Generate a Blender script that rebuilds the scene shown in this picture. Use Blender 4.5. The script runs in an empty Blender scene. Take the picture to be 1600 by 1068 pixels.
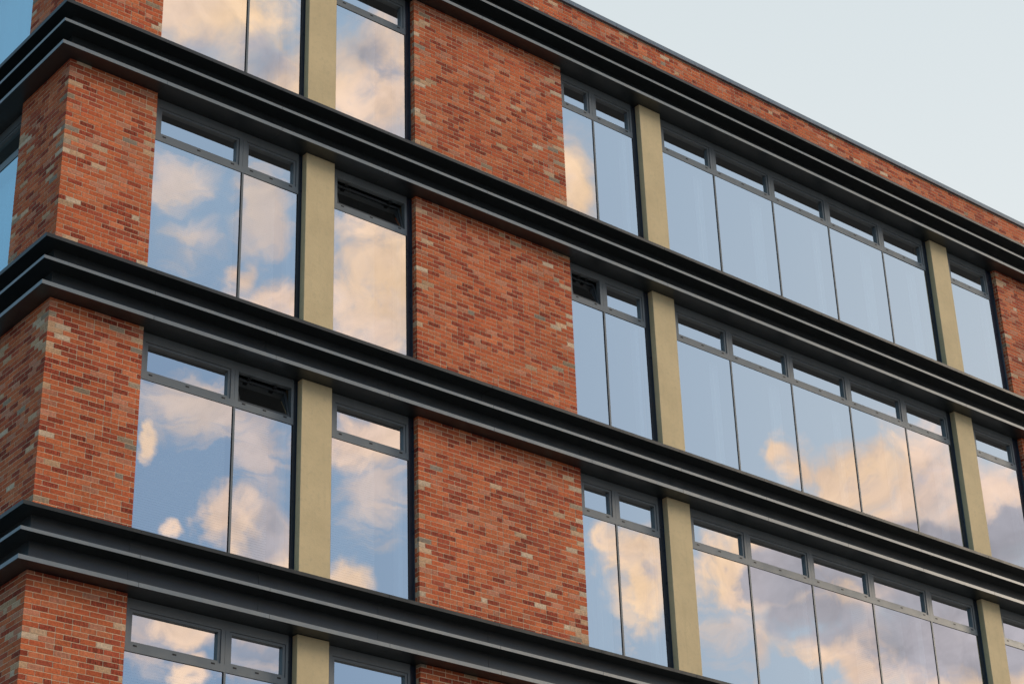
import bpy, bmesh, math, random
from mathutils import Vector, Matrix
rnd = random.Random(7)
PI = math.pi
ZO = 23.6                      # height of the topmost cornice above the ground
H = 3.825                      # storey height
# ------------------------------------------------------------------ camera, sky, sun, exposure
sc = bpy.context.scene
C = bpy.data.collections.new("scene_objects"); sc.collection.children.link(C)
cam_d = bpy.data.cameras.new("camera"); cam = bpy.data.objects.new("camera", cam_d); C.objects.link(cam)
R_ = Vector((0.77207707, -0.63480657, -0.03029216)); U_ = Vector((-0.27860524, -0.38092124, 0.88163378)); F_ = Vector((0.57120585, 0.67224967, 0.47096099))
m = Matrix((R_, U_, -F_)).transposed().to_4x4()
m.translation = Vector((-10.73693, -21.95225, -21.97678 + ZO))
cam.matrix_world = m
cam_d.sensor_width = 36; cam_d.lens = 73.118; cam_d.clip_end = 5000; cam_d.clip_start = .1
sc.camera = cam
sc.view_settings.view_transform = 'Standard'; sc.view_settings.look = 'None'
sc.view_settings.exposure = 0.22; sc.view_settings.gamma = 1.0
try: sc.view_settings.use_curve_mapping = False
except Exception: pass
sc.cycles.max_bounces = 10; sc.cycles.diffuse_bounces = 4; sc.cycles.glossy_bounces = 5
sc.cycles.transparent_max_bounces = 12
SUN_AZ, SUN_EL = 76.0, 14.0    # azimuth measured from -Y towards +X: low, far to the camera's right, hazy
sun_d = bpy.data.lights.new("sun", 'SUN'); sun_d.energy = 3.2; sun_d.angle = math.radians(12); sun_d.color = (1, .84, .66)
sun = bpy.data.objects.new("sun", sun_d); C.objects.link(sun)
sv = Vector((math.sin(math.radians(SUN_AZ)) * math.cos(math.radians(SUN_EL)), -math.cos(math.radians(SUN_AZ)) * math.cos(math.radians(SUN_EL)), math.sin(math.radians(SUN_EL))))
sun.rotation_euler = sv.to_track_quat('Z', 'Y').to_euler(); sun.location = sv * 100

# clouds: azimuth, elevation (degrees), half width, half height, weight
P2 = 56.7
def px(a, b, rx, ry, w=1.0):
    """bearing of a cloud bank given as offsets (in 1/56.7 degree) from azimuth 40.36, elevation 28.1"""
    x = (a - 800) / 3249.7; y = -(b - 534) / 3249.7
    d = (F_ + R_ * x + U_ * y).normalized()
    el = math.asin(d.z)
    return (math.degrees(math.atan2(d.x, d.y)), math.degrees(el), rx / P2 / math.cos(el), ry / P2, w)
clouds = [px(*q) for q in [
    (330, 10, 140, 95, .8), (450, 120, 90, 85, .62), (590, 125, 105, 105, .85),
    (600, 450, 98, 145, 1), (445, 475, 78, 50, 1), (385, 425, 26, 34, .7),
    (218, 685, 15, 32, .9), (345, 805, 34, 48, .9), (412, 845, 70, 84, 1), (268, 830, 17, 13, .8),
    (575, 690, 100, 48, .7), (562, 925, 40, 40, 1),
    (285, 985, 48, 34, .8), (292, 1048, 26, 22, .8), (395, 1000, 30, 24, .5),
    (880, 300, 42, 80, .9),
    (952, 846, 22, 22, .7), (1005, 850, 60, 42, .85), (1018, 905, 34, 72, .85), (985, 880, 40, 40, .5),
    (1215, 715, 26, 34, .7), (1262, 735, 34, 50, .9), (1300, 750, 46, 62, .9), (1350, 748, 75, 82, 1), (1440, 758, 95, 90, 1), (1555, 800, 70, 75, .9),
    (1420, 860, 230, 95, 1), (1180, 890, 110, 80, 1), (1300, 900, 130, 90, 1), (1530, 1000, 180, 140, 1), (1400, 1010, 170, 70, .9), (1190, 1010, 60, 60, .6), (1370, 1050, 60, 40, .8)]]
veil_banks = [px(*q) for q in [(275, 285, 75, 60, 1), (420, 330, 60, 95, 1.1), (330, 645, 170, 62, 1.1), (430, 700, 60, 80, .9), (600, 770, 75, 90, .9), (400, 1020, 90, 48, 1), (230, 1000, 60, 50, .8), (300, 380, 50, 60, .5), (430, 100, 120, 120, 1), (985, 960, 30, 90, .6), (1130, 960, 70, 70, .5)]]
holes = [px(*q) for q in [(1125, 1000, 60, 70, 1.1), (1265, 1062, 75, 34, 1.2), (340, 330, 50, 30, .3)]]
greys = [px(*q) for q in [(1430, 865, 210, 62, 1), (1510, 960, 200, 130, 1), (1220, 900, 90, 60, .9), (1290, 960, 110, 55, .8), (430, 95, 80, 70, .5), (560, 90, 90, 60, .28), (330, 90, 60, 60, .35),
    (400, 1020, 70, 30, .8), (650, 500, 90, 60, .25), (1570, 850, 60, 60, .7), (620, 200, 60, 40, .3), (440, 830, 40, 70, .3)]]

W = bpy.data.worlds.new("World"); sc.world = W; W.use_nodes = True
nt = W.node_tree; nt.nodes.clear(); N = nt.nodes.new; L = nt.links.new
def lk(v, s):
    if isinstance(v, (int, float)): s.default_value = v
    elif isinstance(v, tuple): s.default_value = v if len(v) == len(s.default_value) else tuple(v) + (1,)
    else: L(v, s)
def MT(op, a, b=0.0, c=0.0, clamp=False):
    n = N('ShaderNodeMath'); n.operation = op; n.use_clamp = clamp
    lk(a, n.inputs[0]); lk(b, n.inputs[1]); lk(c, n.inputs[2]); return n.outputs[0]
def VM(op, a, b=(0, 0, 0)):
    n = N('ShaderNodeVectorMath'); n.operation = op; lk(a, n.inputs[0]); lk(b, n.inputs[1])
    return n.outputs['Value'] if op in ('LENGTH', 'DOT_PRODUCT') else n.outputs[0]
def MR(v, a, b, c=0.0, d=1.0, smooth=True):
    n = N('ShaderNodeMapRange'); n.interpolation_type = 'SMOOTHSTEP' if smooth else 'LINEAR'
    lk(v, n.inputs[0]); lk(a, n.inputs[1]); lk(b, n.inputs[2]); lk(c, n.inputs[3]); lk(d, n.inputs[4]); return n.outputs[0]
def MIX(f, a, b):
    n = N('ShaderNodeMix'); n.data_type = 'RGBA'; lk(f, n.inputs[0]); lk(a, n.inputs[6]); lk(b, n.inputs[7]); return n.outputs[2]
tc = N('ShaderNodeTexCoord'); D = VM('NORMALIZE', tc.outputs['Generated'])
sx = N('ShaderNodeSeparateXYZ'); L(D, sx.inputs[0])
az = MT('MULTIPLY', MT('ARCTAN2', sx.outputs[0], MT('MULTIPLY', sx.outputs[1], -1.0)), 180 / PI)
el = MT('MULTIPLY', MT('ARCSINE', sx.outputs[2]), 180 / PI)
def NZ(scale, detail, rough, vec=None, dist=0.0, off=(0, 0, 0)):
    n = N('ShaderNodeTexNoise'); n.inputs['Scale'].default_value = scale; n.inputs['Detail'].default_value = detail
    n.inputs['Roughness'].default_value = rough; n.inputs['Distortion'].default_value = dist
    L(VM('ADD', vec if vec is not None else D, off), n.inputs['Vector']); return n
n1 = NZ(22, 3, .55); n2 = NZ(30, 9, .62, dist=.5, off=(3, 1, 2)); n3 = NZ(90, 6, .6, off=(1, 5, 2)); n4 = NZ(9, 6, .55, off=(7, 2, 2))
cx = N('ShaderNodeCombineXYZ'); L(az, cx.inputs[0]); L(el, cx.inputs[1])
wv = VM('MULTIPLY', VM('SUBTRACT', n1.outputs['Color'], (.5, .5, .5)), (1.5, 1.3, 0))
wv2 = VM('MULTIPLY', VM('SUBTRACT', n3.outputs['Color'], (.5, .5, .5)), (.8, .7, 0))
AE = VM('MULTIPLY', VM('ADD', VM('ADD', cx.outputs[0], wv), wv2), (1, 1, 0))
def field(lst, p):
    cur = None
    for (a, e, ra, re, w) in lst:
        ln = VM('LENGTH', VM('MULTIPLY', VM('SUBTRACT', p, (a, e, 0)), (1 / ra, 1 / re, 0)))
        v = MT('MULTIPLY_ADD', ln, -w, w)
        if cur is None: cur = v
        else:
            n = N('ShaderNodeMath'); n.operation = 'SMOOTH_MAX'; lk(cur, n.inputs[0]); lk(v, n.inputs[1]); n.inputs[2].default_value = .15; cur = n.outputs[0]
    return cur
Fc = field(clouds, AE)
Fh = MT('MAXIMUM', field(holes, AE), 0.0)
Fg = MT('MAXIMUM', field(greys, AE), 0.0)
nz = MT('SUBTRACT', n2.outputs[0], .5)
nf = MT('SUBTRACT', n3.outputs[0], .5)
Fc = MT('SUBTRACT', Fc, Fh)
dens = MT('ADD', MT('MAXIMUM', Fc, -.6), MT('ADD', MT('MULTIPLY', nz, 1.5), MT('MULTIPLY', nf, .6)))
# banks elsewhere in the same half of the sky
chart = VM('LENGTH', VM('MULTIPLY', VM('SUBTRACT', cx.outputs[0], (41, 28, 0)), (1 / 24, 1 / 15, 0)))
outw = MR(chart, .95, 1.35)
gen = MT('ADD', MT('MULTIPLY', MT('SUBTRACT', n4.outputs[0], .47), 3.0), MT('MULTIPLY', nz, .8))
dens = MT('ADD', MT('MULTIPLY', dens, MT('SUBTRACT', 1.0, outw)), MT('MULTIPLY', gen, outw))
front = MT('MULTIPLY', MR(sx.outputs[1], .1, -.25), MR(sx.outputs[0], -.35, .25))
st_ = NZ(1.0, 6, .6, vec=VM('MULTIPLY', AE, (.55, 1.5, 1.0)), dist=.6)
vd = MT('ADD', field(veil_banks, AE), MT('MULTIPLY', MT('SUBTRACT', st_.outputs[0], .5), 1.6))
vmask = MT('MULTIPLY', MR(vd, -.05, .75), .62)
cover = MT('MAXIMUM', MR(dens, -.26, .52), MT('MULTIPLY', vmask, MT('SUBTRACT', 1.0, outw)))
mask = MT('MULTIPLY', MT('MULTIPLY', cover, front), MR(sx.outputs[2], .02, .12))
grey = MT('MULTIPLY', MT('ADD', MT('MULTIPLY', Fg, 2.1), MT('ADD', MT('MULTIPLY', nz, .9), MT('MULTIPLY', MR(dens, .5, 1.2), .45))), 1.0, clamp=True)
warm = MIX(MR(n4.outputs[0], .35, .65), (1.12, .79, .50), (1.0, .75, .60))
far = MIX(MR(az, 30, 75), (1.3, 1.0, .72), (3.9, 2.85, 1.8))
warm = MIX(outw, warm, far)
n5 = NZ(16, 7, .6, dist=.4, off=(2, 6, 1))
grey = MT('ADD', grey, MR(n5.outputs[0], .47, .68, 0, .45))
gtone = MIX(MR(n1.outputs[0], .3, .7), (.42, .41, .45), (.56, .52, .55))
ccol = MIX(MR(MT('ADD', grey, MT('MULTIPLY', nf, .5)), .10, 1.0), warm, gtone)
ccs = VM('SCALE', ccol); lk(MR(n2.outputs[0], .28, .72, .80, 1.16), ccs.node.inputs['Scale']); ccol = ccs
sky = N('ShaderNodeTexSky'); sky.sky_type = 'NISHITA'; sky.sun_disc = False
sky.sun_elevation = math.radians(SUN_EL); sky.sun_rotation = math.atan2(sv.x, sv.y)
sky.air_density = 1.0; sky.dust_density = 1.2; sky.ozone_density = 1.5
SKY_STRENGTH = .12
glow = MR(VM('DOT_PRODUCT', D, (math.sin(math.radians(118)), -math.cos(math.radians(118)), .25)), .22, .90, 0, 1)
low = MR(sx.outputs[2], .75, .30)
fb = MIX(MR(az, 24, 52), (.25, .37, .545), (.42, .55, .69))
fb = MIX(MR(sx.outputs[2], .42, .60), fb, (.39, .525, .67))
fb = MIX(MR(sx.outputs[0], -.1, -.5), fb, (.25, .44, .60))
veil = MIX(glow, fb, (.60, .67, .695))
veil = MIX(MT('MULTIPLY', low, MT('MULTIPLY', glow, .8)), veil, (.79, .805, .795))
veils = VM('SCALE', veil); lk(1 / .12, veils.node.inputs['Scale'])
skyc = MIX(.92, sky.outputs[0], veils)
fin = MIX(mask, skyc, VM('SCALE', ccol))
fin.node.inputs[7].links[0].from_node.inputs['Scale'].default_value = 1 / SKY_STRENGTH
bg = N('ShaderNodeBackground'); L(fin, bg.inputs[0]); bg.inputs[1].default_value = SKY_STRENGTH
ow = N('ShaderNodeOutputWorld'); L(bg.outputs[0], ow.inputs[0])
W.cycles.sampling_method = 'MANUAL'; W.cycles.sample_map_resolution = 512

# ------------------------------------------------------------------ materials
def newmat(name):
    global nt, N, L
    mt = bpy.data.materials.new(name); mt.use_nodes = True; nt = mt.node_tree; nt.nodes.clear(); N = nt.nodes.new; L = nt.links.new
    return mt
def princ(col, rough, spec=.5, ior=1.5, bump=None, metal=0.0):
    p = N('ShaderNodeBsdfPrincipled'); lk(col, p.inputs['Base Color']); lk(rough, p.inputs['Roughness'])
    p.inputs['IOR'].default_value = ior; p.inputs['Specular IOR Level'].default_value = spec; p.inputs['Metallic'].default_value = metal
    if bump is not None: L(bump, p.inputs['Normal'])
    o = N('ShaderNodeOutputMaterial'); L(p.outputs[0], o.inputs[0]); return p
def ocoord(scale=(1, 1, 1)):
    t = N('ShaderNodeTexCoord'); return VM('MULTIPLY', t.outputs['Object'], scale)
def noise(vec, scale, detail=4, rough=.55):
    n = N('ShaderNodeTexNoise'); n.inputs['Scale'].default_value = scale; n.inputs['Detail'].default_value = detail; n.inputs['Roughness'].default_value = rough
    L(vec, n.inputs['Vector']); return n.outputs[0]
def bump(h, dist, strength=1.0):
    b = N('ShaderNodeBump'); b.inputs['Distance'].default_value = dist; b.inputs['Strength'].default_value = strength; L(h, b.inputs['Height']); return b.outputs[0]
M = {}
# brick: every brick carries its own fired tone and how much it is streaked
M['brick'] = newmat('brick_faces')
at = N('ShaderNodeAttribute'); at.attribute_name = 'tone'; st = N('ShaderNodeAttribute'); st.attribute_name = 'streak'
oc = ocoord(); c1 = noise(oc, 26, 6, .65); sk = noise(ocoord((75, 75, 9)), 1.0, 3, .6); fn = noise(oc, 160, 3, .6)
drift = MR(noise(oc, .55, 3, .5), .3, .7, .90, 1.10)
v = MT('MULTIPLY', drift, MR(c1, .3, .7, .80, 1.18)); v2 = MT('MULTIPLY', v, MT('SUBTRACT', 1.0, MT('MULTIPLY', st.outputs['Fac'], MR(sk, .40, .56, 0.0, .58))))
v3 = MT('MULTIPLY', v2, MR(fn, .3, .7, .88, 1.1))
col = VM('SCALE', at.outputs['Color']); lk(v3, col.node.inputs['Scale'])
blo = MIX(MR(noise(oc, 9, 4, .6), .60, .78, 0.0, .30), col, (.56, .36, .24))
blo = MIX(MR(noise(oc, 1.3, 6, .65), .62, .80, 0.0, .35), blo, (.55, .45, .38))
princ(blo, .92, .15, bump=bump(MT('ADD', fn, MT('MULTIPLY', c1, 2.0)), .0022, .8))
M['mortar'] = newmat('pale_mortar')
oc = ocoord(); c = MIX(MR(noise(oc, 3, 5), .3, .7), (.82, .62, .40), (.72, .54, .35)); c = MIX(MR(noise(oc, 60, 4), .45, .7, 0, .3), c, (.55, .41, .28))
princ(c, .95, .2, bump=bump(noise(oc, 260, 3), .002))
M['basebrick'] = newmat('base_brickwork')
bt = N('ShaderNodeTexBrick'); L(ocoord(), bt.inputs[0]); bt.inputs['Color1'].default_value = (.36, .11, .06, 1); bt.inputs['Color2'].default_value = (.25, .08, .05, 1); bt.inputs['Mortar'].default_value = (.5, .38, .25, 1)
bt.inputs['Scale'].default_value = 1; bt.inputs['Brick Width'].default_value = .225; bt.inputs['Row Height'].default_value = .075; bt.inputs['Mortar Size'].default_value = .005
princ(bt.outputs[0], .9, .3)
def metal(name, base, rough, spec, ior, nb=.0006, dirt=.25):
    M[name] = newmat(name + '_powder_coat')
    oc = ocoord(); a = noise(oc, 2.3, 5, .6); b = noise(ocoord((5, 5, .8)), 1.0, 5, .65)
    dk = tuple(x * (1 - dirt) for x in base); c = MIX(MR(a, .3, .7), base, dk); c = MIX(MR(b, .52, .74, 0, .22), c, tuple(x * 1.7 + .008 for x in base))
    r = MR(noise(oc, 5, 4), .3, .7, rough - .03, rough + .05)
    princ(c, r, spec, ior, bump=bump(noise(oc, 1.1, 2), nb * 3, .2))
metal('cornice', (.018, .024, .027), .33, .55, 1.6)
metal('lip', (.075, .098, .108), .42, .75, 1.8)  # lip fronts: cornice metal with a paler base standing in for reflected sky
metal('frame', (.125, .138, .142), .36, .7, 1.55, dirt=.12)
metal('liner', (.020, .030, .048), .30, .6, 1.5)
metal('coping', (.075, .125, .18), .38, .7, 1.6)
M['gasket'] = newmat('black_gasket'); princ((.008, .008, .009), .6, .3)
M['render'] = newmat('ochre_render')
oc = ocoord(); a = noise(oc, 1.6, 6, .6); b = noise(oc, 14, 6, .65); s = noise(ocoord((9, 9, .6)), 1.0, 4, .6)
c = MIX(MR(a, .3, .7), (.66, .515, .30), (.58, .455, .265)); c = MIX(MR(b, .5, .72, 0, .4), c, (.46, .38, .24)); c = MIX(MR(s, .52, .78, 0, .22), c, (.42, .34, .20)); c = MIX(MR(noise(oc, 4, 6, .7), .55, .75, 0, .25), c, (.40, .34, .22))
princ(c, .9, .25, bump=bump(MT('ADD', noise(oc, 70, 5, .7), b), .004, .6))
def glass(name, refl, tint, trans, seedv):
    M[name] = newmat(name)
    fr = N('ShaderNodeLayerWeight'); fr.inputs[0].default_value = .35
    fac = MR(fr.outputs['Facing'], 0.0, 1.0, refl, min(.97, refl + .30), smooth=False)
    oc = ocoord(); bp = bump(noise(oc, .55, 2, .4), .0035, 1.0)
    g = N('ShaderNodeBsdfGlossy'); g.inputs['Roughness'].default_value = .0; lk(tint, g.inputs['Color']); L(bp, g.inputs['Normal'])
    t = N('ShaderNodeBsdfTransparent'); lk(trans, t.inputs[0])
    mx = N('ShaderNodeMixShader'); L(fac, mx.inputs[0]); L(t.outputs[0], mx.inputs[1]); L(g.outputs[0], mx.inputs[2])
    o = N('ShaderNodeOutputMaterial'); L(mx.outputs[0], o.inputs[0])
glass('solar_glass', .62, (.96, .97, 1.0), (.76, .84, .86), 1)
glass('side_glass', .50, (.62, .86, .98), (.62, .84, .90), 2)
glass('open_glass', .42, (.9, .95, 1.0), (.20, .25, .24), 3)  # tilted panes: glass darkened to imitate the black soffit reflected in them
M['shaded_sash'] = newmat('shaded_sash_coat'); princ((.050, .055, .060), .45, .5)  # tilted sashes: frame coat darkened in colour to imitate shade in the opening
M['blind'] = newmat('pale_blind'); princ((.78, .78, .76), .6, .4)
M['curtain'] = newmat('white_curtain'); princ((.72, .74, .74), .85, .2)
M['interior'] = newmat('interior_paint'); oc = ocoord(); princ(MIX(MR(noise(oc, .5, 2), .3, .7), (.09, .09, .088), (.06, .06, .06)), .9, .2)
M['ground'] = newmat('grey_paving'); oc = ocoord(); c = MIX(MR(noise(oc, .3, 6), .3, .7), (.20, .19, .18), (.14, .14, .135)); princ(MIX(MR(noise(oc, 8, 5), .4, .7, 0, .5), c, (.10, .10, .10)), .9, .3)
M['cable'] = newmat('tarnished_cable'); princ((.03, .032, .035), .5, .5)
M['bare'] = newmat('bare_steel'); princ((.45, .44, .40), .4, .5, metal=.6)
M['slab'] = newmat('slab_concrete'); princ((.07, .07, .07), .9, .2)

# ------------------------------------------------------------------ helpers
FR = lambda u, y, z: (u, y, z + ZO)            # front facade: u runs along +X, y is depth
LF = lambda u, y, z: (y, u, z + ZO)            # side facade: u runs along +Y, y is depth (into +X)
def ident(mp): return mp
def empty(name, loc=(0, 0, 0), parent=None):
    o = bpy.data.objects.new(name, None); C.objects.link(o); o.location = loc; o.parent = parent; o.empty_display_size = .3; return o
class MB:
    def __init__(s, mp=FR): s.v = []; s.f = []; s.mp = mp; s.flip = mp is LF
    def quad(s, pts):
        b = len(s.v); s.v += [s.mp(*p) for p in pts]; i = [b + k for k in range(len(pts))]
        s.f.append(tuple(reversed(i)) if s.flip else tuple(i))
    def box(s, x0, x1, y0, y1, z0, z1, skip=''):
        b = len(s.v)
        s.v += [s.mp(x, y, z) for z in (z0, z1) for y in (y0, y1) for x in (x0, x1)]
        fs = {'f': (0, 1, 5, 4), 'b': (3, 2, 6, 7), 'l': (2, 0, 4, 6), 'r': (1, 3, 7, 5), 'd': (2, 3, 1, 0), 'u': (4, 5, 7, 6)}
        for k, q in fs.items():
            if k in skip: continue
            q = tuple(b + i for i in q); s.f.append(tuple(reversed(q)) if s.flip else q)
        return b
    def prism(s, poly, u0, u1, mit0=0.0, mit1=0.0):
        """profile poly [(y,z)..] swept along u; ends mitred by mit*y"""
        n = len(poly); b = len(s.v)
        for (y, z) in poly: s.v.append(s.mp(u0 + mit0 * y, y, z))
        for (y, z) in poly: s.v.append(s.mp(u1 + mit1 * y, y, z))
        for i in range(n):
            j = (i + 1) % n; q = (b + i, b + j, b + n + j, b + n + i); s.f.append(q)
        s.f.append(tuple(b + i for i in reversed(range(n)))); s.f.append(tuple(b + n + i for i in range(n)))
    def build(s, name, mat, parent=None, fix=False, bevel=0.0, label=None):
        me = bpy.data.meshes.new(name); me.from_pydata(s.v, [], s.f); me.materials.append(M[mat])
        if fix or bevel:
            bm = bmesh.new(); bm.from_mesh(me); bmesh.ops.recalc_face_normals(bm, faces=bm.faces)
            if bevel: bmesh.ops.bevel(bm, geom=bm.edges[:], offset=bevel, segments=1, affect='EDGES', profile=.5)
            bm.to_mesh(me); bm.free()
        me.update()
        o = bpy.data.objects.new(name, me); C.objects.link(o)
        if parent: o.parent = parent; 
        if parent and parent.type == 'EMPTY' and parent.parent is None: pass
        if label: o['label'] = label
        return o

# ------------------------------------------------------------------ brickwork
PAL = {'red': [(.53, .132, .052), (.56, .150, .060), (.50, .118, .047), (.56, .165, .074), (.48, .108, .044)],
       'mid': [(.44, .092, .044), (.40, .085, .043)], 'dark': [(.43, .082, .040), (.38, .072, .038)],
       'pink': [(.54, .20, .115), (.52, .21, .125)], 'cream': [(.58, .37, .23), (.62, .45, .31), (.52, .31, .18)], 'grey': [(.30, .21, .14), (.36, .26, .18), (.27, .21, .16)]}
def tone(edge):
    r = rnd.random()
    if rnd.random() < edge:
        if r < .50: k = 'cream' if rnd.random() < .6 else 'pink'
        elif r < .60: k = 'grey'
        else: k = 'red'
    else:
        k = 'red' if r < .60 else 'mid' if r < .73 else 'dark' if r < .895 else 'pink' if r < .984 else 'cream' if r < .997 else 'grey'
    c = rnd.choice(PAL[k]); f = rnd.uniform(.92, 1.14)
    s = {'dark': rnd.uniform(.6, 1), 'mid': rnd.uniform(.1, .5), 'pink': rnd.uniform(0, .4)}.get(k, rnd.uniform(0, .12))
    if k == 'cream': s = rnd.uniform(0, .25)
    return (c[0] * f, c[1] * f, c[2] * f, 1.0), s
J = .0105
class Brickwork:
    """bricks as separate blocks in front of a mortar core"""
    def __init__(s): s.V = []; s.Fa = []; s.T = []; s.S = []
    def add(s, mp, x0, x1, y0, y1, z0, z1, t):
        b = MB(mp); dx = rnd.uniform(-.0012, .0012); y0 = y0 + rnd.uniform(0, .0022)
        b.box(x0 + .0006, x1 - .0006 , y0, y1, z0 + abs(dx), z1 - abs(dx) * .5, skip='b')
        o = len(s.V); s.V += b.v; s.Fa += [tuple(o + i for i in f) for f in b.f]; s.T += [t[0]] * 8; s.S += [t[1]] * 8
    def build(s, parent, name='brick_facing'):
        me = bpy.data.meshes.new(name); me.from_pydata(s.V, [], s.Fa); me.materials.append(M['brick'])
        a = me.attributes.new('tone', 'FLOAT_COLOR', 'POINT'); a.data.foreach_set('color', [c for t in s.T for c in t])
        a = me.attributes.new('streak', 'FLOAT', 'POINT'); a.data.foreach_set('value', s.S); me.update()
        o = bpy.data.objects.new(name, me); C.objects.link(o); o.parent = parent; return o
def rows(z0, z1):
    k = math.floor(z0 / .075 + 1e-6); out = []
    while k * .075 < z1 - 1e-6:
        a = max(k * .075 + .0052, z0); b = min((k + 1) * .075 - .0052, z1)
        if b - a > .012: out.append((k, a, b))
        k += 1
    return out
def lay(bw, mp, a, b, z0, z1, first=None, start_y=0.0, ends=(.42, .42), last=None, side0=True, side1=True, depth=.046):
    prev = []
    for k, za, zb in rows(z0, z1):
        par = k % 2
        best = None
        for tr in range(14):
            x = a; js = []; seq = []
            w = first[par] if first else (.215 if par else .1025)
            while True:
                rem = b - x
                if rem <= w + .055:
                    seq.append((x, b)); break
                seq.append((x, x + w)); x = x + w + J; js.append(x)
                w = .215 if rnd.random() < .66 else .1025
            sc_ = sum(1 for j in js for p in prev if abs(j - p) < .035) + sum(.4 for s_ in seq if s_[1] - s_[0] > .24 or s_[1] - s_[0] < .09)
            if best is None or sc_ < best[0]: best = (sc_, js, seq)
            if sc_ == 0: break
        prev = best[1]
        n = len(best[2])
        for i, (xa, xb) in enumerate(best[2]):
            da, db = xa - a, b - xb
            e = ends[0] if da < .05 else ends[0] * .55 if da < .16 else ends[0] * .08 if da < .4 else 0
            e = max(e, ends[1] if db < .05 else ends[1] * .55 if db < .16 else ends[1] * .08 if db < .4 else 0)
            t = tone(e)
            d = depth
            if i == 0 and first: d = .215 if par == 0 else .1025
            bw.add(mp, xa, xb, start_y, start_y + d, za, zb, t)
            if i == 0 and not first and side0:
                if par: bw.add(mp, xa, xb, start_y + depth + .0105, .1026, za, zb, tone(.25))
                else: bw.V[-8:]; bw.add(mp, xa, xa + .1, start_y + depth + .0004, .1026, za, zb, t)
            if i == n - 1 and side1 and n > 1:
                bw.add(mp, max(xa, xb - .1), xb, start_y + depth + .0105, .1026, za, zb, tone(.25))

# ------------------------------------------------------------------ the building
bld = empty('office_building'); bld['label'] = 'red brick office building with stepped black cornices, ochre columns and mirrored windows'; bld['category'] = 'building'
TT, TM, TB, SOF = 0.0, -.343, -.713, -.775
PRJ = .256
def zT(k): return -k * H
def zS(k): return -k * H + SOF
X1, C1A, C1B, P2A, P2B, C2A, C2B, C3A, C3B, P3A, XE = 1.408, 3.989, 4.506, 6.043, 9.229, 11.087, 11.596, 18.986, 19.502, 21.026, 24.25
G = .115
LY1, LY2, LY3 = 1.39, 4.60, 8.0        # side facade: pier, window, far pier
places = ['top', 'upper', 'middle', 'lower']
# brick piers, one part per pier and storey
def pier(a, b, f, zl, zh, ends=(.44, .40), corner=False):
    w = MB()
    if corner:
        w.box(.0050, b - .0050, .0050, .50, zl, zh); 
        w2 = MB(LF); w2.box(.5001, LY1 - .0050, .0050, .50, zl, zh); w.v += [] ; o = len(w.v); w.v += w2.v; w.f += [tuple(o + i for i in q) for q in w2.f]
    else:
        w.box(a + .0050, b - .0050, .0050, .50, zl, zh)
    p = w.build('brick_pier', 'mortar', bld)
    bw = Brickwork()
    if corner:
        lay(bw, FR, 0, b, zl, zh, first=(.1025, .215), ends=(.5, .35), side1=True)
        # side return: starts behind the quoin bricks
        prev = []
        for k, za, zb in rows(zl, zh):
            par = k % 2; x = (.215 if par == 0 else .1025) + J
            js = []
            best = None
            for tr in range(12):
                xx = x; seq = []; js = [xx]
                while True:
                    ww = .215 if rnd.random() < .66 else .1025
                    if LY1 - xx <= ww + .055: seq.append((xx, LY1)); break
                    seq.append((xx, xx + ww)); xx += ww + J; js.append(xx)
                s_ = sum(1 for j in js for q in prev if abs(j - q) < .035)
                if best is None or s_ < best[0]: best = (s_, js, seq)
                if s_ == 0: break
            prev = best[1]
            for (xa, xb) in best[2]:
                e = .4 if xa < .25 else .55 if LY1 - xb < .05 else .2 if LY1 - xb < .3 else 0
                bw.add(LF, xa, xb, 0, .05, za, zb, tone(e))
                if LY1 - xb < .01: bw.add(LF, xb - .1, xb, .0605, .1026, za, zb, tone(.3))
    else:
        lay(bw, FR, a, b, zl, zh, ends=ends)
    bw.build(p)
    return p
EPS = .002
for f in range(4):
    zl, zh = zT(f + 1) + .012, zS(f) - EPS
    pier(0, X1, f, zl, zh, corner=True)
    pier(P2A, P2B, f, zl, zh)
    if f < 3: pier(P3A, XE, f, zl, zh)
# parapet above the top cornice
CT = .779
w = MB(); w.box(.0050, XE, .0050, .34, zT(0) + .012, CT - .093); w2 = MB(LF); w2.box(.3402, LY3, .0050, .34, zT(0) + .012, CT - .093)
o_ = len(w.v); w.v += w2.v; w.f += [tuple(o_ + i for i in q) for q in w2.f]
par = w.build('parapet', 'mortar', bld)
bw = Brickwork(); lay(bw, FR, 0, 22.45, zT(0) + .012, CT - .093, first=(.1025, .215), ends=(.5, .75), side1=False); lay(bw, FR, 22.46, XE, zT(0) + .012, CT - .093, ends=(.6, .3), side0=False, side1=False)
bw.build(par)
# coping with joints every 1.96 m
def runs(off, end, step=1.96, start=None):
    xs = [start] if start is not None else []
    x = off
    while x < end - .3: xs.append(x); x += step
    xs.append(end); return xs
cp = MB(); xs = runs(10.62 - 1.96 * 5, XE, start=-.05)
for a, b in zip(xs[:-1], xs[1:]):
    cp.prism([(-.050, CT - .083), (-.050, CT - .004), (-.046, CT), (.40, CT - .012), (.40, CT - .092), (-.046, CT - .092)], a + .0022 if a > 0 else a, b - .0022)
for a, b in zip(xs[:-2], xs[1:-1]): cp.box(b - .004, b + .004, -.042, .38, CT - .088, CT - .016)
cp.build('coping', 'coping', bld, fix=True)
cpl = MB(LF); cpl.prism([(-.050, CT - .083), (-.050, CT - .004), (-.046, CT), (.40, CT - .012), (.40, CT - .092), (-.046, CT - .092)], .405, LY3); cpl.build('coping', 'coping', bld, fix=True)
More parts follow.
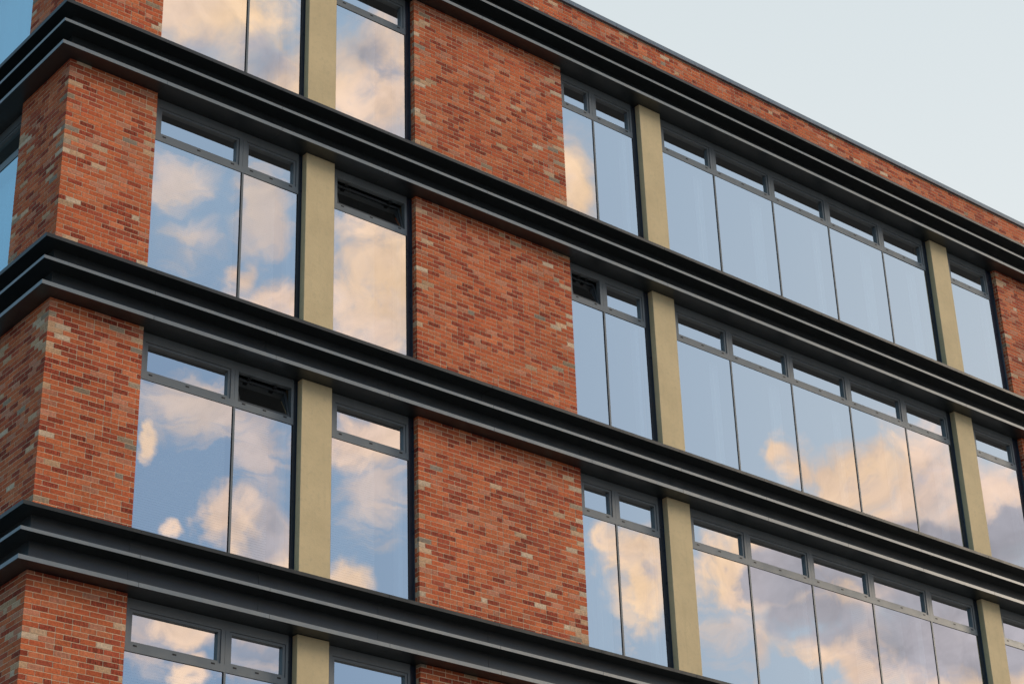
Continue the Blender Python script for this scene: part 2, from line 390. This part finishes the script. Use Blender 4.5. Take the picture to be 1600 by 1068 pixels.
# lightning tape clipped along the coping's front edge: a thin sagging line
tp = MB(); x = 9.0; prevp = None; rr = .004
while x < XE:
    z = CT + .012 + .010 * abs(math.sin(x * 3.1)) + rnd.uniform(0, .012); y = .0 + .01 * math.sin(x * 2.0)
    if prevp:
        (xa, ya, za) = prevp
        b = len(tp.v)
        for (cx_, cy_, cz_) in ((xa, ya, za), (x, y, z)):
            for q in range(4): a_ = q * PI / 2; tp.v.append(FR(cx_, cy_ + rr * math.cos(a_), cz_ + rr * math.sin(a_)))
        for q in range(4): tp.f.append((b + q, b + (q + 1) % 4, b + 4 + (q + 1) % 4, b + 4 + q))
    if rnd.random() < .22: tp.box(x - .012, x + .012, y - .008, y + .02, CT - .006, z)
    prevp = (x, y, z); x += rnd.uniform(.06, .16)
tp.build('lightning_cable', 'cable', bld)

# ------------------------------------------------------------------ cornices
def cornice(k):
    z = zT(k)
    q = empty('cornice', (0, 0, 0), bld)
    web = MB(); webL = MB(LF)
    JX = [1.41 + 1.96 * i for i in range(12)]
    segs = [-.0] + JX + [XE]
    # lips: (top z, thickness, face set back at the bottom)
    lips = [(TT, .045, .012), (TM, .047, .0), (TB, .058, .0)]
    for (zt, th, sb) in lips:
        lm = MB()
        prof = [(-PRJ, z + zt - .0), (-PRJ + sb, z + zt - th), (.06, z + zt - th), (.06, z + zt + .006)]
        us = [0.0] + JX + [XE]
        for i in range(len(us) - 1):
            a, b = us[i], us[i + 1]
            if i == 0: lm.prism(prof, 0.0, b - .0025, mit0=1.0)
            else: lm.prism(prof, a + .0025, b - .0025)
            if i < len(us) - 2: lm.box(b - .006, b + .006, -PRJ + .014, .05, z + zt - th + .003, z + zt - .004)
        ll = MB(LF); ll.prism(prof, 0.0, 3.36, mit0=1.0); ll.prism(prof, 3.365, LY3)
        o = len(lm.v); lm.v += ll.v; lm.f += [tuple(o + i for i in f_) for f_ in ll.f]
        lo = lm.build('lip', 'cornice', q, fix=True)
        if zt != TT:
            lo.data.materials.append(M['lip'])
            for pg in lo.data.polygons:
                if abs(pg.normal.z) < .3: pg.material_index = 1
    # recessed webs between the lips
    for (za, zb) in ((TT - .045, TM + .004), (TM - .047, TB + .004)):
        us = [0.0] + [x - .02 for x in JX] + [XE]
        for i in range(len(us) - 1):
            web.box(us[i] + (.0018 if i else 0), us[i + 1] - .0018, 0.0 + (.0008 if i % 2 else 0), .05, z + zb, z + za)
        web.box(.01, XE, .006, .055, z + zb, z + za)
        webL.box(.0502, LY3, .0, .05, z + zb, z + za)
    o = len(web.v); web.v += webL.v; web.f += [tuple(o + i for i in f_) for f_ in webL.f]
    web.build('web', 'cornice', q)
    # soffit sheets running back to the windows, jointed with the lips
    so = MB(); us = [.02] + JX + [XE]
    for i in range(len(us) - 1):
        so.box(us[i] + (.0015 if i else .04), us[i + 1] - .0015, .0605, .60, z + SOF + .004, z + SOF + .02)
    so.build('soffit', 'cornice', q)
    sl = MB(LF); sl.box(.0605, LY3, .0605, .60, z + SOF + .0045, z + SOF + .0205)
    sl.build('soffit', 'cornice', q)
    return q
for k in range(5): cornice(k)
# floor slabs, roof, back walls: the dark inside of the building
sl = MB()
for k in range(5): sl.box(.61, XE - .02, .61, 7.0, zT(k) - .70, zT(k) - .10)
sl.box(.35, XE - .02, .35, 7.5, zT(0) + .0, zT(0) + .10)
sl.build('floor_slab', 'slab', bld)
iw = MB(); iw.box(.62, XE, 5.0, 5.2, zS(4) - 1, zT(0) - .1); iw.box(XE - .1, XE, .55, 5.0, zS(4) - 1, zT(0) - .1)
for xx in (7.6,): iw.box(xx, xx + .15, .52, 4.99, zS(4) - 1, zT(0) - .12)
iw.build('interior_wall', 'interior', bld)
# plain lower storeys down to the ground
bs = MB(); bs.box(.01, XE, .01, .5, -ZO, zS(4) - .003); bs2 = MB(LF); bs2.box(.502, LY3, .01, .5, -ZO, zS(4) - .003)
o_ = len(bs.v); bs.v += bs2.v; bs.f += [tuple(o_ + i for i in q) for q in bs2.f]
bs.build('base_wall', 'basebrick', bld)
fw = MB(LF); fw.box(LY2, LY3, .01, .45, zS(4), zT(0) - .05); fw.build('far_wall', 'basebrick', bld)

# ------------------------------------------------------------------ columns
for f in range(4):
    for (a, b) in ((C1A, C1B), (C2A, C2B), (C3A, C3B)):
        if f == 0 and a == C1A and False: continue
        cm = MB(); cm.box(a, b, .004, .42, zT(f + 1) + .012, zS(f) - .001)
        cm.build('column', 'render', bld, bevel=.004)

# ------------------------------------------------------------------ windows
def window(mp, a, b, mulls, zs, zsill, opened=(), extras=(), gl='solar_glass', lin=True, label=None, ml=.07, mr=.10):
    """a,b: reveal edges; zs: soffit level; mulls: mullion centres"""
    q = empty('window', (0, 0, 0), bld)
    if label: q['label'] = label
    fr = MB(mp); gk = MB(mp); a0 = a + ml; b0 = b - mr
    vt, vb = zs - .138, zs - .602          # opening for the vent sash
    tb = zs - .708                          # underside of the transom
    y0, y1 = G, G + .085
    # fixed outer frame, head, transom, filler at the left jamb
    ms = [a0] + list(mulls) + [b0]
    
    fr.box(a0, b0, y0, y1, vt, zs - .002)                                      # head
    fr.box(a0, b0, y0 - .002, y1, tb, vb)                                      # transom
    fr.box(a0, b0, y0 + .004, y1, zsill, zsill + .09)                          # cill
    gk.box(a0, b0, y0 + .02, y1 - .01, tb - .012, tb - .001)
    for i, x in enumerate(ms):
        l = x if i == 0 else x - .062; r = x if i == len(ms) - 1 else x + .062
        if i == 0: r = x + .058
        if i == len(ms) - 1: l = x - .040
        fr.box(l, x - .0018 if 0 < i < len(ms) - 1 else r, y0, y1, vb, vt)
        if 0 < i < len(ms) - 1:
            fr.box(x + .0018, r, y0, y1, vb, vt); gk.box(x - .003, x + .003, y0 + .006, y1, vb - .0, zs - .01)
            fr.box(x - .006, x + .026, y0 + .001, y1, zsill + .09, tb)         # slim mullion below
            gk.box(x - .026, x - .0062, y0 + .012, y1, zsill + .09, tb)
    gk.box(b0 - .02, b0 + .002, y0 + .010, y1, zsill + .09, tb)
    fr.box(a0, a0 + .03, y0 + .024, y1, zsill + .0895, tb + .0005); fr.box(b0 - .05, b0 - .021, y0 + .024, y1, zsill + .0895, tb + .0005)
    frame = fr.build('frame', 'frame', q)
    gk.build('gasket', 'gasket', q)
    # jamb liner between the reveal and the frame on both sides
    if lin:
        for (p_, q_) in ((b0 + .0008, b + .004), (a - .004, a0 - .0008)):
            lm = MB(mp); w_ = q_ - p_; e_ = y0 + .018
            lm.quad([(p_, y0 + .004, zsill), (p_ + .014, y0 + .004, zsill), (p_ + .014, y0 + .004, zs - .001), (p_, y0 + .004, zs - .001)])
            lm.quad([(p_ + .014, y0 + .004, zsill), (p_ + .020, e_, zsill), (p_ + .020, e_, zs - .001), (p_ + .014, y0 + .004, zs - .001)])
            lm.quad([(p_ + .020, e_, zsill), (q_ - .012, e_, zsill), (q_ - .012, e_, zs - .001), (p_ + .020, e_, zs - .001)])
            lm.quad([(q_ - .012, e_, zsill), (q_, .1032, zsill), (q_, .1032, zs - .001), (q_ - .012, e_, zs - .001)])
            lm.quad([(p_, y0 + .004, zs - .001), (p_, y1 + .02, zs - .001), (p_, y1 + .02, zsill), (p_, y0 + .004, zsill)])
            lm.quad([(p_, y1 + .02, zsill), (p_, y1 + .02, zs - .001), (q_, y1 + .02, zs - .001), (q_, y1 + .02, zsill)])
            lm.build('jamb_liner', 'liner', q)
    # weep slots in the transom
    for i in range(len(ms) - 1):
        l, r = ms[i], ms[i + 1]
        n = 3 if r - l > .95 else 2
        x0s, x1s = l + .10 + .055, r - (.12 if i < len(ms) - 2 else .085) - .055
        for j in range(n):
            x = x0s + (x1s - x0s) * j / (n - 1)
            sm = MB(mp); sm.box(x - .028, x + .028, y0 - .0034, y0 + .01, zs - .634, zs - .612)
            sm.box(x - .022, x - .004, y0 - .007, y0 - .0032, zs - .622, zs - .616)
            sm.build('weep_slot', 'gasket', q)
        tilt = i in opened
        # vent sash: frame + glass, hinged at its foot
        sl_, sr = l + .064, r - (.068 if i < len(ms) - 2 else .045)
        zb_, zt_ = vb + .005, vt - .005
        s = MB(mp); t = .036
        y_f, y_b = y0 + .010, y0 + (.046 if tilt else .080)
        s.box(sl_, sr, y_f, y_b, zb_, zb_ + t - .008); s.box(sl_, sr, y_f, y_b, zt_ - t, zt_)
        s.box(sl_, sl_ + t + .002, y_f, y_b, zb_ + t - .008, zt_ - t); s.box(sr - t - .002, sr, y_f, y_b, zb_ + t - .008, zt_ - t)
        g = MB(mp); e = rnd.uniform(-.0010, .0010); e2 = rnd.uniform(-.0008, .0008)
        gy = y_f + (.012 if tilt else .045)
        g.quad([(sl_ + t, gy + e, zb_ + t - .012), (sr - t, gy - e, zb_ + t - .012), (sr - t, gy - e + e2, zt_ - t + .002), (sl_ + t, gy + e + e2, zt_ - t + .002)])
        seam = MB(mp)
        if not tilt:
            seam.box(sl_ - .006, sr + .006, y0 + .030, y0 + .064, zb_ - .006, zt_ + .006)
        if tilt:
            ang = math.radians(15)
            def mpt(u, y, z, mp=mp, zb_=zb_):
                dy, dz = y - (y0 + .03), z - zb_
                return mp(u, y0 + .03 + dy * math.cos(ang) + dz * math.sin(ang), zb_ + dz * math.cos(ang) - dy * math.sin(ang))
            # re-map the built vertices through the tilt
            inv = (lambda v: (v[0], v[1], v[2] - ZO)) if mp is FR else (lambda v: (v[1], v[0], v[2] - ZO))
            s.v = [mpt(*inv(v)) for v in s.v]; g.v = [mpt(*inv(v)) for v in g.v]
            # hinges and stay arms
            for hx in (sl_ + .22, sr - .22):
                h = MB(mp); h.box(hx - .03, hx + .03, y0 + .06, y0 + .13, vt - .03, vt - .012)
                h.box(hx - .012, hx + .012, y0 + .12, y0 + .17, vt - .05, vt - .030)
                h.build('window_stay', 'gasket', q)
            s.build('vent_sash', 'shaded_sash', q, label='vent sash tilted open inwards'); g.build('vent_pane', 'open_glass', q)
        else:
            s.build('vent_sash', 'frame', q); g.build('vent_pane', gl, q); 
            # the dark seam sits behind the sash edge as a thin gasket
            sg = MB(mp)
            sg.box(sl_ - .0062, sl_ - .0004, y0 + .012, y1, zb_ - .005, zt_ + .005); sg.box(sr + .0004, sr + .0062, y0 + .012, y1, zb_ - .005, zt_ + .005)
            sg.box(sl_, sr, y0 + .012, y1, zb_ - .005, zb_ - .0004); sg.box(sl_, sr, y0 + .012, y1, zt_ + .0004, zt_ + .005)
            sg.build('sash_seal', 'gasket', q)
        # fixed pane
        pl = l + (.002 if i == 0 else .027); pr_ = r - (.027 if i < len(ms) - 2 else .020)
        g = MB(mp); e = rnd.uniform(-.0022, .0022); e2 = rnd.uniform(-.0030, .0030); gy = y0 + .008
        g.quad([(pl, gy + e, zsill + .09), (pr_, gy - e, zsill + .09), (pr_, gy - e + e2, tb - .008), (pl, gy + e + e2, tb - .008)])
        g.build('pane', gl, q)
    # indoor extras
    for kind, xa, xb, zt_, zb_ in extras:
        e = MB(mp)
        if kind == 'blind':
            z = zt_
            while z > zb_:
                yb = G + .16
                e.quad([(xa, yb + .006, z - .013), (xb, yb + .006, z - .013), (xb, yb - .006, z + .013), (xa, yb - .006, z + .013)]); z -= .036
            e.build('blind', 'blind', q)
        elif kind == 'curtain':
            n = max(6, int((xb - xa) / .03)); pts = []
            for j in range(n + 1):
                x = xa + (xb - xa) * j / n; y = G + .22 + .03 * math.sin(j * 1.9) + rnd.uniform(-.008, .008); pts.append((x, y))
            for (p0, p1) in zip(pts[:-1], pts[1:]): e.quad([(p0[0], p0[1], zb_), (p1[0], p1[1], zb_), (p1[0], p1[1], zt_), (p0[0], p0[1], zt_)])
            e.build('curtain', 'curtain', q)
        elif kind == 'post':
            e.box(xa, xb, G + .09, G + .20, zb_, zt_); e.build('inner_post', 'curtain', q)
    return q
for f in range(4):
    zs, zb = zS(f), zT(f + 1) + .010
    zlo, zhi = zb + .1, zs - .72
    ex = [('blind', X1 + .14, 2.62 + .3, zhi, zlo), ('blind', 3.05, 3.62, zhi, zlo), ('post', 3.80, 3.87, zhi, zlo)]
    window(FR, X1, C1A, [2.940], zs, zb, ml=.052, mr=.066, opened=(1,) if f == 2 else (), extras=ex, label='window with its right vent tilted open' if f == 2 else None)
    ex = [('blind', C1B + .14, 5.45, zhi, zlo), ('post', 5.82, 5.90, zhi, zlo)]
    window(FR, C1B, P2A, [], zs, zb, mr=.092, opened=(0,) if f == 1 else (), extras=ex, label='single window with its vent tilted open' if f == 1 else None)
    window(FR, P2B, C2A, [10.040], zs, zb, mr=.105, opened=(0,) if f == 1 else (), extras=[('post', 10.80, 10.88, zhi, zlo)] + ([('curtain', P2B + .2, 10.05, zhi, zlo)] if f == 2 else []), label='window with its left vent tilted open' if f == 1 else None)
    ex = [('curtain', x_ - w_, x_ - .10, zhi, zlo) for x_, w_ in ((12.99, .32), (14.52, .40), (16.05, .26), (17.59, .44), (18.87, .34))] if f < 2 else [('post', 14.30, 14.42, zhi, zlo)]
    if f == 2: ex += [('blind', 15.62, 16.05, zhi, zlo), ('blind', 16.2, 16.95, zhi, zlo), ('post', 17.25, 17.4, zhi, zlo)]
    window(FR, C2B, C3A, [12.99, 14.52, 16.05, 17.59], zs, zb, ml=.08, mr=.112, extras=ex)
    window(FR, C3B, P3A, [], zs, zb, ml=.10, mr=.16, extras=[('post', 20.75, 20.83, zhi, zlo)])
    if f < 2 or True:
        window(LF, LY1, LY2, [3.03], zs, zb, gl='side_glass', extras=[('curtain', LY1 + .1, LY2 - .1, zhi, zlo)])

# ------------------------------------------------------------------ ground
g = MB(); g.v = [(-900, -900, 0), (900, -900, 0), (900, 900, 0), (-900, 900, 0)]; g.f = [(0, 1, 2, 3)]
gr = g.build('ground', 'ground'); gr['kind'] = 'structure'
